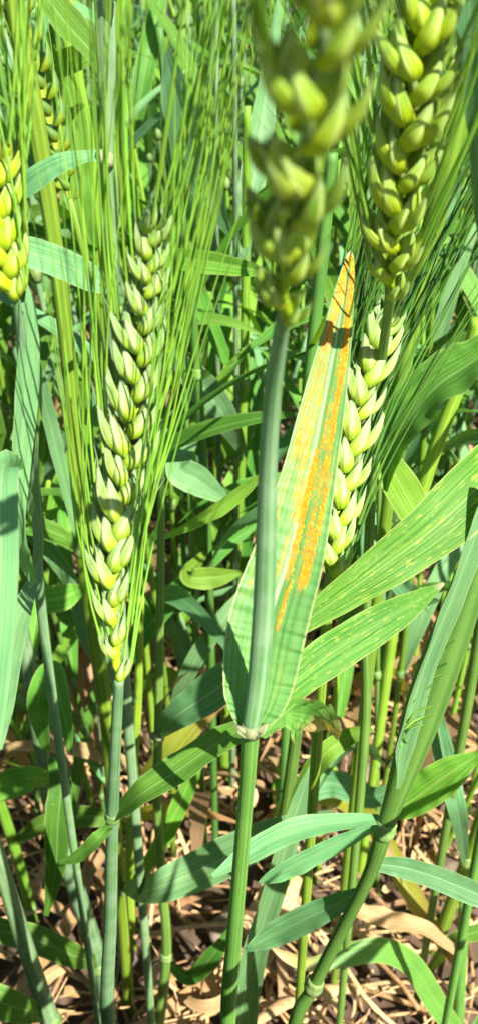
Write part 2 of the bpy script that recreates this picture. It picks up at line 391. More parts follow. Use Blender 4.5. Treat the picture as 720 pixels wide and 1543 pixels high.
# ------------------------------------------------------------------ ground
mb = MB(); rows = []
xs = np.concatenate([[-200, -40, -8, -3], np.linspace(-1.5, 1.5, 90), [3, 8, 40, 200]])
ys = np.concatenate([[-200, -40, -8, -2, -1], np.linspace(-0.2, 2.6, 90), [4, 8, 40, 200]])
for y in ys:
    rows.append([(x, y, (0.012 * noise.noise((x * 14, y * 14, 0)) + 0.008 * noise.noise((x * 45, y * 45, 3)) - 0.004) if abs(x) < 2 and -1 < y < 3 else -0.004) for x in xs])
mb.grid(rows)
g = link('ground', mb.mesh('ground', [M['soil']])); g['kind'] = 'structure'; g['label'] = 'dark brown soil under the wheat'

def straw_piece(mb, c, a, L_, w, kind, bendz, mat):
    d = Vector((math.cos(a), math.sin(a), 0)); pts = []
    n = 5; s = Vector((-d.y, d.x, 0)); cv = rng.uniform(-.5, .5) * L_
    for i in range(n):
        t = i / (n - 1) - 0.5
        pts.append(Vector(c) + d * (L_ * t) + s * (cv * t * t) + Vector((0, 0, bendz * t + 0.25 * L_ * (0.25 - t * t) * rng.uniform(0, .6))))
    if kind == 'tube': mb.tube(pts, w / 2, 5, mat)
    else:
        nr = [Vector((rng.uniform(-.5, .5), rng.uniform(-.5, .5), 1)).normalized()] * n
        ribbon(mb, np.array([list(p) for p in pts]), [w * q for q in (.6, 1, 1, .8, .25)], nr, rng.uniform(-.6, .6), 2, 0, mat)
# the mass of litter
mb = MB()
for i in range(3600):
    y = rng.uniform(0.2, 1.3); x = rng.uniform(-1, 1) * (0.16 + 0.30 * y)
    k = rng.random(); L_ = rng.uniform(0.015, 0.08) if k < .8 else rng.uniform(0.006, 0.016)
    w = rng.uniform(0.0010, 0.0032) if k < .8 else rng.uniform(0.003, 0.006)
    straw_piece(mb, (x, y, rng.uniform(0.002, 0.022)), rng.uniform(0, 6.3), L_, w, 'tube' if k < .42 else 'flat', rng.uniform(-.4, .4) * L_, rng.choice([0, 0, 1, 1, 2]))
o = link('straw_litter', mb.mesh('straw_litter', STRAW)); o['kind'] = 'stuff'; o['label'] = 'tan broken straw and chaff lying on the soil'; o['category'] = 'straw litter'
# larger straws, one by one
for i in range(90):
    y = rng.uniform(0.28, 0.75); x = rng.uniform(-1, 1) * (0.08 + 0.26 * y)
    mb = MB(); flat = rng.random() < .5
    straw_piece(mb, (0, 0, 0), 0, rng.uniform(0.06, 0.15), rng.uniform(0.005, 0.010) if flat else rng.uniform(0.0022, 0.0038), 'flat' if flat else 'tube', rng.uniform(-.02, .03), 0)
    o = link('dry_straw', mb.mesh('dry_straw', [STRAW[rng.choice([0, 1, 1, 2])]]))
    o.location = (x, y, rng.uniform(0.012, 0.035)); o.rotation_euler = (rng.uniform(-.2, .2), rng.uniform(-.3, .3), rng.uniform(0, 6.3))
    o['label'] = 'long loose dry straw lying on the litter between the stems'; o['category'] = 'straw'; o['group'] = 'loose straws on the ground'
for i in range(46):
    y = rng.uniform(0.27, 0.8); x = rng.uniform(-1, 1) * (0.06 + 0.27 * y); r = rng.uniform(0.006, 0.017)
    mb = MB(); rows = []; sd_ = rng.random() * 90
    for a in range(8):
        th = math.pi * a / 7
        rows.append([Vector((math.sin(th) * math.cos(b * math.pi / 5), math.sin(th) * math.sin(b * math.pi / 5), math.cos(th) * 0.7)) * r for b in range(10)])
    rows = [[p * (1 + 0.55 * noise.noise(p * (1.1 / r) + Vector((sd_, 0, 0)))) for p in rw] for rw in rows]
    mb.grid(rows, True); o = link('soil_clod', mb.mesh('soil_clod', [M['clod']]))
    o.location = (x, y, r * 0.35); o['label'] = 'crumbly pale brown soil clod half buried in straw'; o['category'] = 'soil clod'; o['group'] = 'soil clods in the litter'

for i in range(48):
    y = rng.uniform(0.28, 0.8); x = rng.uniform(-1, 1) * (0.06 + 0.27 * y); n = 16; L_ = rng.uniform(.05, .12); a = 0.0; p = Vector((0, 0, 0)); c = []; nr = []
    cur = rng.uniform(-7, 7); lift = rng.uniform(-4, 4); e = rng.uniform(.1, .5); tw_ = rng.uniform(-3, 3)
    for k in range(n):
        t = k / (n - 1); c.append(list(p)); d = Vector((math.cos(a) * math.cos(e), math.sin(a) * math.cos(e), math.sin(e)))
        nr.append(Matrix.Rotation(tw_ * t, 3, d) @ Vector((-math.sin(e) * math.cos(a), -math.sin(e) * math.sin(a), math.cos(e))))
        p = p + d * (L_ / n); a += cur / n * .5; e -= (.9 + lift * .1) / n
    w_ = rng.uniform(.006, .011); mb = MB(); ribbon(mb, np.array(c), [w_ * (.5 + .5 * math.sin(math.pi * min(1, k / n * .8 + .2))) for k in range(n)], nr, rng.uniform(.1, .8), 4, .8, 0, i * 3.1)
    o = link('dead_leaf', mb.mesh('dead_leaf', [M['leaf_dead']])); o.location = (x, y, rng.uniform(.012, .03)); o.rotation_euler = (0, 0, rng.uniform(0, 6.3))
    o['label'] = 'curled tan dead wheat leaf lying on the litter'; o['category'] = 'dead leaf'; o['group'] = 'dead leaves on the ground'

# ------------------------------------------------------------------ field plants
def blade_local(p0, az, L_, w, ang0, bend, twist, fold=0.25, n=14, nu=4, mat=0, mb=None):
    """a leaf blade leaving a stem: starts ang0 from vertical, bends over by bend (rad)"""
    c = []; p = Vector(p0); nr = []; wd = []
    for i in range(n):
        t = i / (n - 1); a = ang0 + bend * t ** 1.6
        az2 = az + twist * 0.25 * t
        d = Vector((math.sin(a) * math.cos(az2), math.sin(a) * math.sin(az2), math.cos(a)))
        k = Vector((-math.cos(a) * math.cos(az2), -math.cos(a) * math.sin(az2), math.sin(a)))
        k = Matrix.Rotation(twist * t, 3, d) @ k
        c.append(list(p)); nr.append(k); wd.append(max(0.0006, w * (0.62 + 0.38 * min(1, t / .25)) * (1 - max(0, (t - .35) / .65) ** 1.9)))
        p = p + d * (L_ / (n - 1))
    mb = mb or MB(); ribbon(mb, np.array(c), wd, nr, fold, nu, 0.2, mat, rng.random() * 40); return mb
def small_ear(mbh, mba, base, t, size, azim, nsp=16, awn=0.06, na=18, mh=0, ma=0):
    s = Vector((math.cos(azim), math.sin(azim), 0)); s = (s - t * s.dot(t)).normalized(); f = t.cross(s); mm = 0.001 * size
    for i in range(nsp):
        q = i / nsp; sg = 1 if i % 2 else -1; e = (0.7 + 0.3 * min(1, q / .2)) * (1 - .3 * max(0, q - .6) / .4)
        p = base + t * (i * 4.9 * mm)
        for yy in (1, -1):
            scale_shape(mbh, p + s * (sg * .8 * mm) + f * (yy * 1.4 * mm), t * .88 + s * (sg * .5) + f * (yy * .12), s * (sg * .5) + f * yy, 11 * mm * e, 2.5 * mm * e, 1.7 * mm * e, .2, 5, 5, mat=mh)
        if rng.random() < na / nsp:
            st = p + (t * 9 + s * (sg * 5)) * mm; d = (t + s * (sg * rng.uniform(.1, .3)) + f * rng.uniform(-.25, .25)).normalized()
            L_ = awn * rng.uniform(.8, 1.1)
            mba.tube([st, st + d * L_ * .5, st + (d + t * .15).normalized() * L_], [.0003, .00024, .0001], 3, ma, caps=False)
def tiller(seed, has_ear, lush):
    """a field plant as a list of (part name, mesh)"""
    r = rng
    h = r.uniform(0.46, 0.58) if has_ear else r.uniform(0.36, 0.50); parts = []
    lx, ly = r.uniform(-.05, .05), r.uniform(-.05, .05)
    pos = lambda z: Vector((lx * (z / h) ** 2, ly * (z / h) ** 2, z))
    hts = sorted([h * q for q in ((.16, .33, .52, .72) if has_ear else (.15, .32, .5, .7, .86))])
    mb = MB(); zs = np.linspace(-0.012, h, 14); mb.tube([pos(max(z, 0)) + Vector((0, 0, min(z, 0))) for z in zs], [0.0023 - 0.0010 * (z / h if z > 0 else 0) for z in zs], 7)
    parts.append(('stem', mb.mesh('field_stem', [M[r.choice(['stem', 'stem_lime', 'stem_lime', 'stem_blue'])]])))
    az = r.uniform(0, 6.28)
    for i, z in enumerate(hts):
        az += math.pi + r.uniform(-.6, .6)
        L_ = r.uniform(.13, .21); w = r.uniform(.009, .0145) * lush
        kind = r.choice(['leaf', 'leaf', 'leaf_blue', 'leaf_blue', 'leaf_lime']) if i > 0 else r.choice(['leaf_yellow', 'leaf_dead', 'leaf', 'leaf_dead'])
        bl = blade_local(pos(z), az, L_, w, r.uniform(.28, .6), r.uniform(.3, 2.1), r.uniform(-1.3, 1.3), r.uniform(.1, .4))
        lm = bl.mesh('field_leaf', [M[kind]]); lm['low'] = kind; parts.append(('leaf', lm))
        mn = MB(); pz = pos(z); mn.tube([pz + Vector((0, 0, q)) for q in (-.004, -.001, .001, .004)], [.0023, .0029, .0029, .0022], 7)
        parts.append(('node', mn.mesh('field_node', [M['node']])))
    if has_ear:
        me_, ma_ = MB(), MB(); t = Vector((lx * 2 / h, ly * 2 / h, 1)).normalized()
        small_ear(me_, ma_, pos(h), t, r.uniform(.85, 1.05), r.uniform(0, 6.3))
        parts.append(('ear', me_.mesh('field_ear', [M['husk_far']]))); parts.append(('awns', ma_.mesh('field_awns', [M['awn']])))
    return parts
protos = {True: [tiller(i, True, 1) for i in range(7)], False: [tiller(i, False, 1.12) for i in range(8)]}
LOW = {'leaf_yellow': 'yellow bottom leaf', 'leaf_dead': 'dead tan bottom leaf', 'leaf': 'green bottom leaf'}
def field_plant(x, y, eared, sc, rz, tilt):
    proto = rng.choice(protos[eared]); low = LOW[proto[1][1]['low']]
    where = 'rooted in open litter' if y < .8 else 'deep in the crop'
    kind = 'wheat plant with small awned ear' if eared else 'leafy wheat plant without ear,'
    pl = thing('wheat_plant', f'{kind} and {low}, {where}'.replace(', and', ', with'), 'wheat plant', (x, y, 0), f'{"eared" if eared else "leafy"} wheat plants, {low}, {where}')
    pl.rotation_euler = (tilt[0], tilt[1], rz); pl.scale = (sc, sc, sc)
    e = None
    for nm, me in proto:
        o = link(nm, me, e if nm == 'awns' else pl)
        if nm == 'awns': o['kind'] = 'stuff'
        if nm == 'ear': e = o
placed = []
def free(x, y, dmin): return all((x - a) ** 2 + (y - b) ** 2 > dmin * dmin for a, b in placed)
def scatter(n, y0, y1, dmin, p_ear, fn):
    k = 0
    for tr in range(n * 30):
        if k >= n: break
        y = math.sqrt(rng.uniform(y0 * y0, y1 * y1)); x = rng.uniform(-1, 1) * (0.05 + 0.265 * y)
        if not free(x, y, dmin): continue
        placed.append((x, y)); fn(x, y, rng.random() < p_ear, rng.uniform(.85, 1.08), rng.uniform(0, 6.3), (rng.gauss(0, .07), rng.gauss(0, .07))); k += 1
FIELD = True
if FIELD:
    scatter(96, 0.40, 0.80, 0.024, 0.28, field_plant)
    scatter(204, 0.80, 1.6, 0.028, 0.42, field_plant)
    # the crop beyond and beside, plus unseen plants added for shade: one mass
    big = MB(); MATS = [M['leaf'], M['leaf_blue'], M['leaf_lime'], M['stem_lime'], M['husk_far'], M['awn'], M['stem']]
    def mass_plant(x, y, hmax=.58):
        r = rng; h = r.uniform(.72, 1) * hmax; az = r.uniform(0, 6.3); o = Vector((x, y, 0)); lean = Vector((r.gauss(0, .05), r.gauss(0, .05), 0))
        q = lambda z: o + lean * (z / h) ** 2 + Vector((0, 0, z))
        big.tube([q(z) for z in np.linspace(0, h, 5)], [.0022, .0021, .0018, .0015, .0012], 5, r.choice([3, 6]), caps=False)
        for z in (.2, .42, .62, .82):
            az += math.pi + r.uniform(-.7, .7)
            blade_local(q(h * z), az, r.uniform(.13, .21), r.uniform(.009, .015), r.uniform(.3, .6), r.uniform(.3, 2), r.uniform(-1.2, 1.2), .25, 8, 2, r.choice([0, 0, 1, 2]), big)
        if hmax > .5 and r.random() < .5: small_ear(big, big, q(h), Vector((lean.x * 2 / h, lean.y * 2 / h, 1)).normalized(), .95, r.uniform(0, 6.3), 14, .06, 10, 4, 5)
    for i in range(260):
        y = rng.uniform(1.66, 2.8); mass_plant(rng.uniform(-1, 1) * (0.12 + .32 * y), y)
    def outside(x, y, hmax):
        n0 = [len(big.v), len(big.f), len(big.uv), len(big.m)]; mass_plant(x, y, hmax)
        for p in big.v[n0[0]:]:
            q = Vector(p) - CAMP; d = q.y * CP - q.z * SP
            if (d > 0.004 and abs(q.x / d) < 0.27 and abs((q.y * SP + q.z * CP) / d) < 0.56) or q.length < 0.045:
                del big.v[n0[0]:], big.f[n0[1]:], big.uv[n0[2]:], big.m[n0[3]:]; return
    for i in range(60): outside(rng.choice([-.3, 1]) * (.52 + rng.uniform(0, .4)), rng.uniform(-0.5, 0.3), .56)
    for i in range(120): outside(rng.uniform(-.3, .08), rng.uniform(-.15, .16), .36)  # low plants added below the view to shade the ground
    for i in range(160): outside(rng.uniform(-.13, .05), rng.uniform(-.06, .09), .45)  # taller unseen plants, added to throw shade on the lower left stems
    for i in range(240):
        y = rng.uniform(0.25, 2.2); a = rng.choice([-1, 1]); lo = 0.14 + .3 * y
        mass_plant(a * (lo + rng.uniform(0, .5)), y)
    o = link('wheat_crop', big.mesh('wheat_crop', MATS)); o['kind'] = 'stuff'; o['label'] = 'dense mass of green wheat continuing into the field, with added out-of-view shading plants'; o['category'] = 'wheat crop'
# ------------------------------------------------------------------ the plants close by, one by one
def tubepart(pl, pts, mat, name, sides=12, n=30):
    s = spline([(*P(a, b, d), w * depth(P(a, b, d)) / F / 2) for a, b, d, w in pts], n)
    mb = MB(); mb.tube(s[:, :3] - np.array(pl.location), list(s[:, 3]), sides)
    return link(name, mb.mesh(name, [M[mat]]), pl)

# --- the plant with the rusted flag leaf; its own ear leans towards the viewer
pl = stem('wheat plant whose broad flag leaf carries orange rust stripes, its big ear blurred',
          [(378, 1094, .2135, 28), (372, 1180, -.148, 25), (362, 1300, -.153, 24), (352, 1420, -.158, 24), (343, 1550, -.163, 24)], 'stem')
tubepart(pl, [(377, 1100, .212, 26), (388, 1030, .2065, 31), (397, 920, .197, 33), (401, 800, .184, 31), (404, 690, .172, 28), (411, 590, .159, 27), (420, 520, .148, 25), (427, 476, .139, 23)], 'stem_blue', 'peduncle', 16)
RP = [(376, 1101, .213, 12), (377, 1090, .213, 50), (384, 1060, .213, 92), (391, 1020, .214, 110), (398, 970, .215, 119), (411, 915, .216, 118), (432, 850, .217, 109), (451, 780, .218, 94), (469, 700, .219, 79),
      (489, 600, .221, 64), (508, 500, .223, 44), (520, 430, .225, 27), (526, 393, .226, 14), (528, 378, .2265, 3)]
nR, nU = 330, 54
s = spline([(*P(a, b, d), w * d / F) for a, b, d, w in RP], nR); c = s[:, :3]; w = np.maximum(s[:, 3], .0004)
nrm = []
for i in range(nR):
    t = Vector(c[min(i + 1, nR - 1)] - c[max(i - 1, 0)]).normalized(); k = CAMP - Vector(c[i]); k = (k - t * k.dot(t)).normalized()
    nrm.append(Matrix.Rotation(math.radians(-6), 3, t) @ k)
mb = MB(); rows = ribbon(mb, c - np.array(pl.location), w, nrm, 0.16, nU, 0.10, 0, 4.2)
me = mb.mesh('rusted_leaf', [M['rust_leaf']])
# rust follows the veins in broken stripes: list of (u0, u1, v0, v1, strength), u from the plant's stem side edge
BANDS = [(.10, .40, .66, .98, 1.0), (.62, .92, .70, .99, 1.0), (.44, .54, .80, .97, .6), (.08, .46, .52, .70, 1.0), (.60, .88, .56, .74, .8), (.05, .22, .40, .58, .55), (.30, .60, .42, .58, 1.0), (.62, .92, .40, .58, .75),
         (.50, .60, .30, .44, .9), (.66, .84, .30, .46, 1.0), (.38, .44, .30, .42, .6), (.60, .65, .20, .31, .95), (.76, .82, .08, .15, .7), (.08, .16, .24, .38, .45), (.08, .15, .08, .20, .35)]
def sm(a, b, x): t = min(1, max(0, (x - a) / (b - a))); return t * t * (3 - 2 * t)
def rust_density(u, v):
    best = 0
    for u0, u1, v0, v1, k in BANDS:
        e = .03; f = .04
        m = sm(u0 - e, u0 + e, u) * (1 - sm(u1 - e, u1 + e, u)) * sm(v0 - f, v0 + f, v) * (1 - sm(v1 - f, v1 + f, v)) * k
        best = max(best, m)
    st = 0.60 + 0.75 * noise.noise((u * 15, v * 4.5, 7.7)) + 0.5 * noise.noise((u * 36, v * 18, 1.7))
    return best * min(1.25, max(0, st * 1.35))
arc = np.concatenate([[0], np.cumsum(np.linalg.norm(np.diff(c, axis=0), axis=1))]); arc /= arc[-1]
ca = me.color_attributes.new('rust', 'FLOAT_COLOR', 'POINT'); cols = np.zeros((nR * (nU + 1), 4), np.float32); dens = np.zeros((nR, nU + 1))
for i in range(nR):
    for j in range(nU + 1):
        u, v = 1 - j / nU, arc[i]; u = j / nU
        d = rust_density(u, v); dens[i, j] = d
        g = noise.noise((u * 48, v * 190, 2.2))
        halo = min(1, d * 1.3 + .22 * max(0, noise.noise((u * 8, v * 6, 9)) * sm(.05, .5, v)))
        spot = sm(.50, .70, d * .9 + .55 * g)
        dry = max(sm(.30, .5, noise.noise((u * 7, v * 9, 5.5))) * d * .2, sm(.975, .995, v))
        cols[i * (nU + 1) + j] = (spot, halo * .26, dry * (1 - spot), 1)
ca.data.foreach_set('color', cols.ravel())
rl = link('leaf', me, pl); rl['label'] = 'broad flag leaf striped with orange rust'
mb = MB(); cnt = 0
for tr in range(30000):
    if cnt >= 1500: break
    i = rng.randrange(2, nR - 3); j = rng.randrange(1, nU - 1)
    if rng.random() > dens[i, j] * 1.1 - .45: continue
    p = Vector(rows[i][j]).lerp(Vector(rows[i][j + 1]), rng.random()); a = (Vector(rows[i + 1][j]) - Vector(rows[i][j])).normalized(); k = Vector(nrm[i]); b = a.cross(k).normalized()
    L_, ww = rng.uniform(.0002, .0005), rng.uniform(.00010, .00018); base = len(mb.v)
    ring = [p + a * (L_ * math.cos(q * math.pi / 3)) + b * (ww * math.sin(q * math.pi / 3)) for q in range(6)]
    mb.v += [tuple(x) for x in ring] + [tuple(p + k * .00016)]
    for q in range(6): mb.f.append((base + q, base + (q + 1) % 6, base + 6)); mb.uv += [(0, 0)] * 3; mb.m.append(0)
    cnt += 1
o = link('rust_pustules', mb.mesh('rust_pustules', [M['rust']]), rl); o['kind'] = 'stuff'
# pale collar and auricles at the leaf base
mb = MB()
q0 = P(378, 1096, .2115) - pl.location
for sg in (-1, 1):
    mb.tube([q0 + Vector((sg * .0006, -.001, -.001)), q0 + Vector((sg * .002, -.0012, .0006)), q0 + Vector((sg * .0034, -.0004, .0014)), q0 + Vector((sg * .0026, -.0016, .0000)), q0 + Vector((sg * .0012, -.002, -.0012))], [.0005, .0007, .0006, .0004, .0002], 8)
mb.tube([q0 + Vector((0, 0, -.0022)), q0 + Vector((0, 0, -.0008)), q0 + Vector((0, 0, .0012))], [.0021, .0023, .0019], 12)
link('collar', mb.mesh('collar', [M['ligule']]), pl)
ear(pl, [(427, 480, .139), (429, 420, .128), (437, 340, .115), (450, 240, .102), (468, 130, .092), (488, 10, .083), (508, -120, .076)], 11, 0.77, 'husk_yellow', twist=(10, 35), awn_drop=.62, awn_len=.05, basesize=.62, open_=.92)
leaf(pl, [(384, 1098, .218, 24), (430, 1040, .228, 50), (480, 998, .233, 60), (540, 958, .236, 60), (600, 922, .238, 47), (640, 897, .239, 24), (668, 879, .240, 4)], 'leaf_flecked', roll=12, fold=.12, label='pointed leaf with a dry white tip')
leaf(pl, [(392, 1110, .22, 14), (425, 1075, .227, 40), (455, 1072, .232, 58), (480, 1082, .236, 44), (498, 1100, .24, 10)], 'leaf_drying', roll=[0, 20, 45, 60, 70], fold=.5, wave=.9, label='short withered leaf with a brown curled end')

# --- the ear with long awns
pl = stem('wheat plant with the tall straight ear and long awns, free of rust',
          [(180, 1022, .229, 15), (176, 1090, -.165, 17), (170, 1230, -.172, 19), (167, 1380, -.178, 20), (164, 1550, -.183, 21)], 'stem_blue', nodes_=[(169, 1234, -.172, 22)])
ear(pl, [(180, 1024, .229), (173, 930, .227), (173, 850, .224), (181, 770, .221), (191, 690, .217), (201, 610, .212), (210, 530, .206), (217, 450, .2), (222, 385, .195), (226, 330, .19)], 28, .84, 'husk', twist=(-12, 28),
    awn_len=.09, awns_per=3, awn_spread=.075, basesize=.55, tipsize=.55, awn_r=.00026, awn_dir=(P(252, 0, .165) - P(214, 450, .2)).normalized(), awn_front=.05)
leaf(pl, [(169, 1232, -.172, 14), (215, 1195, .262, 36), (270, 1160, .268, 42), (330, 1118, .276, 40), (390, 1085, .285, 26), (430, 1060, .29, 6)], 'leaf', roll=-40, fold=.15)
leaf(pl, [(169, 1240, -.173, 10), (150, 1262, .27, 20), (120, 1290, .275, 18), (90, 1300, .28, 5)], 'leaf', roll=30)

# --- big pale ear beside the rusted leaf's tip
pl = stem('wheat plant with a fat yellow-green ear rising beside the tip of the rusted leaf',
          [(588, 442, .205, 16), (580, 500, .232, 15), (566, 620, .27, 15), (556, 800, .31, 15), (550, 960, .345, 15), (548, 1120, .38, 15)], 'stem')
ear(pl, [(588, 444, .205), (594, 375, .193), (601, 290, .181), (611, 195, .17), (624, 95, .159), (641, 0, .152), (663, -110, .145)], 17, .88, 'husk_yellow', twist=(-15, 10), awn_len=.08, awns_per=2, awn_spread=.22, basesize=.6)
# --- ear half hidden behind the rusted leaf
pl = stem('wheat plant with a deep green ear half hidden behind the rusted leaf, awns swept sideways',
          [(498, 866, .262, 15), (490, 960, .28, 16), (480, 1080, .305, 16), (470, 1220, .345, 16)], 'stem_lime')
d_aw = P(740, 215, .215) - P(590, 560, .247)
ear(pl, [(498, 868, .262), (503, 810, .260), (513, 735, .257), (528, 655, .253), (545, 580, .249), (561, 522, .246), (571, 488, .243)], 18, .92, 'husk', twist=(15, 25), side=(1, 0, -.1), awn_len=.088, awn_mat='awn_dark', awns_per=3,
    awn_dir=d_aw, awn_spread=.12, basesize=.7, awn_r=.00036)

# --- ear at the picture's border behind the upright leaf
pl = stem('wheat plant with a small ear above an upright folded leaf, beside the thick curved stem',
          [(24, 446, .21, 12), (34, 520, .222, 14), (46, 640, .245, 16), (58, 800, .28, 16), (68, 960, .32, 15)], 'stem_blue')
ear(pl, [(22, 448, .21), (10, 405, .206), (-2, 350, .201), (-8, 290, .196), (-12, 230, .192)], 10, .8, 'husk_yellow', twist=(0, 40), awn_len=.075)
leaf(pl, [(52, 880, .27, 10), (22, 800, .245, 30), (30, 700, .235, 30), (38, 600, .228, 34), (42, 520, .222, 30), (44, 460, .218, 16), (41, 428, .216, 2)], 'leaf_blue', roll=[10, 25, 25, 30, 30], fold=.35, label='upright folded leaf with a sharp tip')
leaf(pl, [(60, 850, .29, 8), (20, 960, .255, 40), (8, 1060, .235, 30), (0, 1130, .225, 8)], 'leaf_blue', roll=10)
leaf(pl, [(55, 780, .275, 8), (8, 700, .22, 46), (2, 860, .205, 54), (-6, 1000, .2, 50), (-8, 1130, .2, 14)], 'leaf_blue', roll=15, fold=.15, label='broad pale leaf hanging down')

# --- thick curved stem
pl = stem('wheat plant with a thick smooth stem curving down past the long awns',
          [(14, -40, -.335, 29), (36, 80, -.335, 29), (58, 200, -.335, 28), (76, 320, -.335, 26), (92, 440, -.335, 24), (106, 570, -.335, 22), (116, 700, -.333, 20), (124, 826, -.33, 20), (142, 950, -.325, 23), (158, 1060, -.32, 22), (168, 1160, -.318, 20), (182, 1330, -.318, 18), (196, 1520, -.318, 17)], 'stem_lime', nodes_=[(124, 828, -.33, 24), (196, 1335, -.318, 20)])
leaf(pl, [(122, 826, -.33, 10), (100, 812, .41, 24), (65, 795, .4, 26), (35, 770, .39, 14), (20, 755, .385, 3)], 'leaf', roll=30)
leaf(pl, [(124, 832, -.33, 10), (100, 740, .4, 16), (78, 650, .38, 22), (62, 580, .36, 18), (52, 530, .35, 3)], 'leaf_blue', roll=35)
leaf(pl, [(186, 1336, -.318, 14), (225, 1340, .45, 40), (290, 1316, .44, 58), (360, 1282, .43, 58), (430, 1250, .42, 40), (500, 1225, .41, 10)], 'leaf_blue', roll=-10, fold=.12, label='broad leaf half in shade above the litter')

# --- thick sheathed stem behind the awns
pl = stem('wheat plant with a grooved bluish sheath and a leaf bent at its pale collar',
          [(158, -40, -.272, 36), (162, 60, -.272, 35), (165, 150, -.272, 32), (166, 240, -.272, 28), (166, 360, -.272, 27), (167, 500, -.272, 25), (168, 640, -.272, 22), (172, 800, -.272, 20)], 'stem_blue')
mb = MB(); q0 = P(157, 236, -.268) - pl.location
mb.tube([q0 + Vector((-.001, 0, .0018)), q0 + Vector((-.001, 0, .0005)), q0 + Vector((.001, .001, -.0015)), q0 + Vector((.002, .001, -.003))], [.0008, .0021, .0022, .0008], 10); link('collar', mb.mesh('collar', [M['ligule']]), pl)
leaf(pl, [(158, 236, -.268, 14), (130, 238, .262, 18), (95, 248, .262, 28), (60, 268, .265, 34), (25, 292, .27, 26), (0, 312, .275, 8)], 'leaf_blue', roll=[50, 40, 20, 10], fold=.3)
leaf(pl, [(172, 436, -.27, 18), (140, 420, .285, 40), (95, 398, .28, 46), (50, 382, .275, 46), (5, 372, .27, 40), (-30, 368, .268, 20)], 'leaf_blue', roll=10, fold=.15)
leaf(pl, [(170, 0, -.27, 10), (180, -40, -.262, 40), (190, -90, -.26, 30)], 'leaf_blue', roll=0)
leaf(pl, [(168, 400, -.275, 10), (230, 388, .31, 24), (300, 392, .32, 34), (360, 402, .325, 26), (408, 412, .33, 6)], 'leaf_lime', roll=20, label='bright leaf lying level behind the awns')

# --- slender stems behind the long-awned ear
pl = stem('slender wheat stem with a pale collar and a leaf reaching towards the rusted leaf base',
          [(243, 700, -.29, 11), (243, 800, -.29, 12), (241, 960, -.29, 13), (239, 1100, -.29, 14), (237, 1200, -.29, 14), (244, 1320, -.29, 14), (251, 1440, -.29, 16), (238, 1560, -.29, 17)], 'stem', nodes_=[(251, 1442, -.29, 19)])
mb = MB(); q0 = P(236, 1110, -.287) - pl.location
mb.tube([q0 + Vector((-.003, 0, .001)), q0, q0 + Vector((.003, 0, -.002))], [.0012, .0024, .001], 9); link('collar', mb.mesh('collar', [M['ligule']]), pl)
leaf(pl, [(239, 1108, -.288, 12), (262, 1082, .40, 38), (300, 1056, .39, 54), (340, 1028, .38, 56), (380, 995, .37, 46), (420, 950, .36, 10)], 'leaf_blue', roll=-15, fold=.14)
leaf(pl, [(242, 812, -.292, 6), (285, 792, .37, 14), (330, 766, .365, 22), (370, 735, .36, 18), (396, 712, .355, 3)], 'leaf_lime', roll=30)
leaf(pl, [(251, 1446, -.29, 10), (285, 1472, .55, 22), (320, 1440, .53, 26), (345, 1400, .52, 6)], 'leaf', roll=20)
pl = stem('wheat stem in shade with a short green leaf at its low node',
          [(212, 900, -.36, 12), (208, 1060, -.36, 13), (198, 1220, -.36, 14), (196, 1340, -.36, 15), (200, 1440, -.36, 14), (203, 1540, -.36, 14)], 'stem_lime', nodes_=[(196, 1334, -.36, 18)])
leaf(pl, [(196, 1340, -.36, 10), (230, 1290, .55, 22), (262, 1230, .54, 28), (292, 1160, .53, 20), (305, 1110, .52, 4)], 'leaf_lime', roll=20)
leaf(pl, [(208, 1060, -.36, 6), (170, 1010, .47, 26), (140, 960, .46, 42), (128, 900, .45, 42), (126, 860, .445, 6)], 'leaf_blue', roll=15)
leaf(pl, [(200, 1200, -.36, 8), (240, 1150, .5, 34), (300, 1075, .49, 40), (350, 1050, .48, 8)], 'leaf_yellow', roll=10)
pl = stem('wheat plant with a hanging dark leaf and bare lower stem in the shaded corner',
          [(30, 920, -.30, 16), (48, 1030, -.30, 24), (62, 1120, -.30, 24), (76, 1210, -.30, 24), (112, 1330, -.30, 27), (150, 1450, -.30, 25), (166, 1540, -.30, 22)], 'stem_blue', nodes_=[(42, 1046, -.30, 32), (148, 1452, -.30, 28)])
leaf(pl, [(82, 1140, -.29, 20), (92, 1180, .43, 34), (88, 1240, .43, 38), (84, 1310, .44, 30), (70, 1380, .45, 6)], 'leaf', roll=15)
leaf(pl, [(70, 1130, -.29, 12), (58, 1060, .38, 34), (78, 1015, .38, 40), (96, 1070, .37, 30), (108, 1135, .37, 4)], 'leaf', roll=[0, 10, 30, 40])
leaf(pl, [(76, 1176, -.3, 16), (50, 1172, .42, 34), (15, 1180, .42, 44), (-30, 1200, .42, 30)], 'leaf', roll=-20)
leaf(pl, [(45, 1000, -.3, 10), (60, 915, .42, 34), (95, 900, .42, 40), (130, 885, .43, 8)], 'leaf_lime', roll=0)
leaf(pl, [(150, 1452, -.3, 14), (110, 1440, .5, 34), (50, 1415, .49, 40), (-10, 1400, .48, 34)], 'leaf', roll=10)
pl = stem('thick dark bare wheat stem leaning across the shaded corner over the litter',
          [(-40, 1180, -.25, 24), (0, 1300, -.25, 25), (40, 1430, -.25, 26), (84, 1560, -.25, 27)], 'stem_blue', nodes_=[(80, 1545, -.25, 29)])
leaf(pl, [(70, 1530, -.25, 16), (30, 1520, .46, 40), (-20, 1505, .45, 50)], 'leaf', roll=10)
pl = stem('pale green wheat stem with a lit node leaning behind the hanging dark leaf',
          [(-10, 1180, -.38, 17), (14, 1250, -.38, 17), (34, 1320, -.38, 17), (52, 1400, -.38, 17), (70, 1500, -.38, 16)], 'stem_lime', nodes_=[(46, 1366, -.38, 19)])
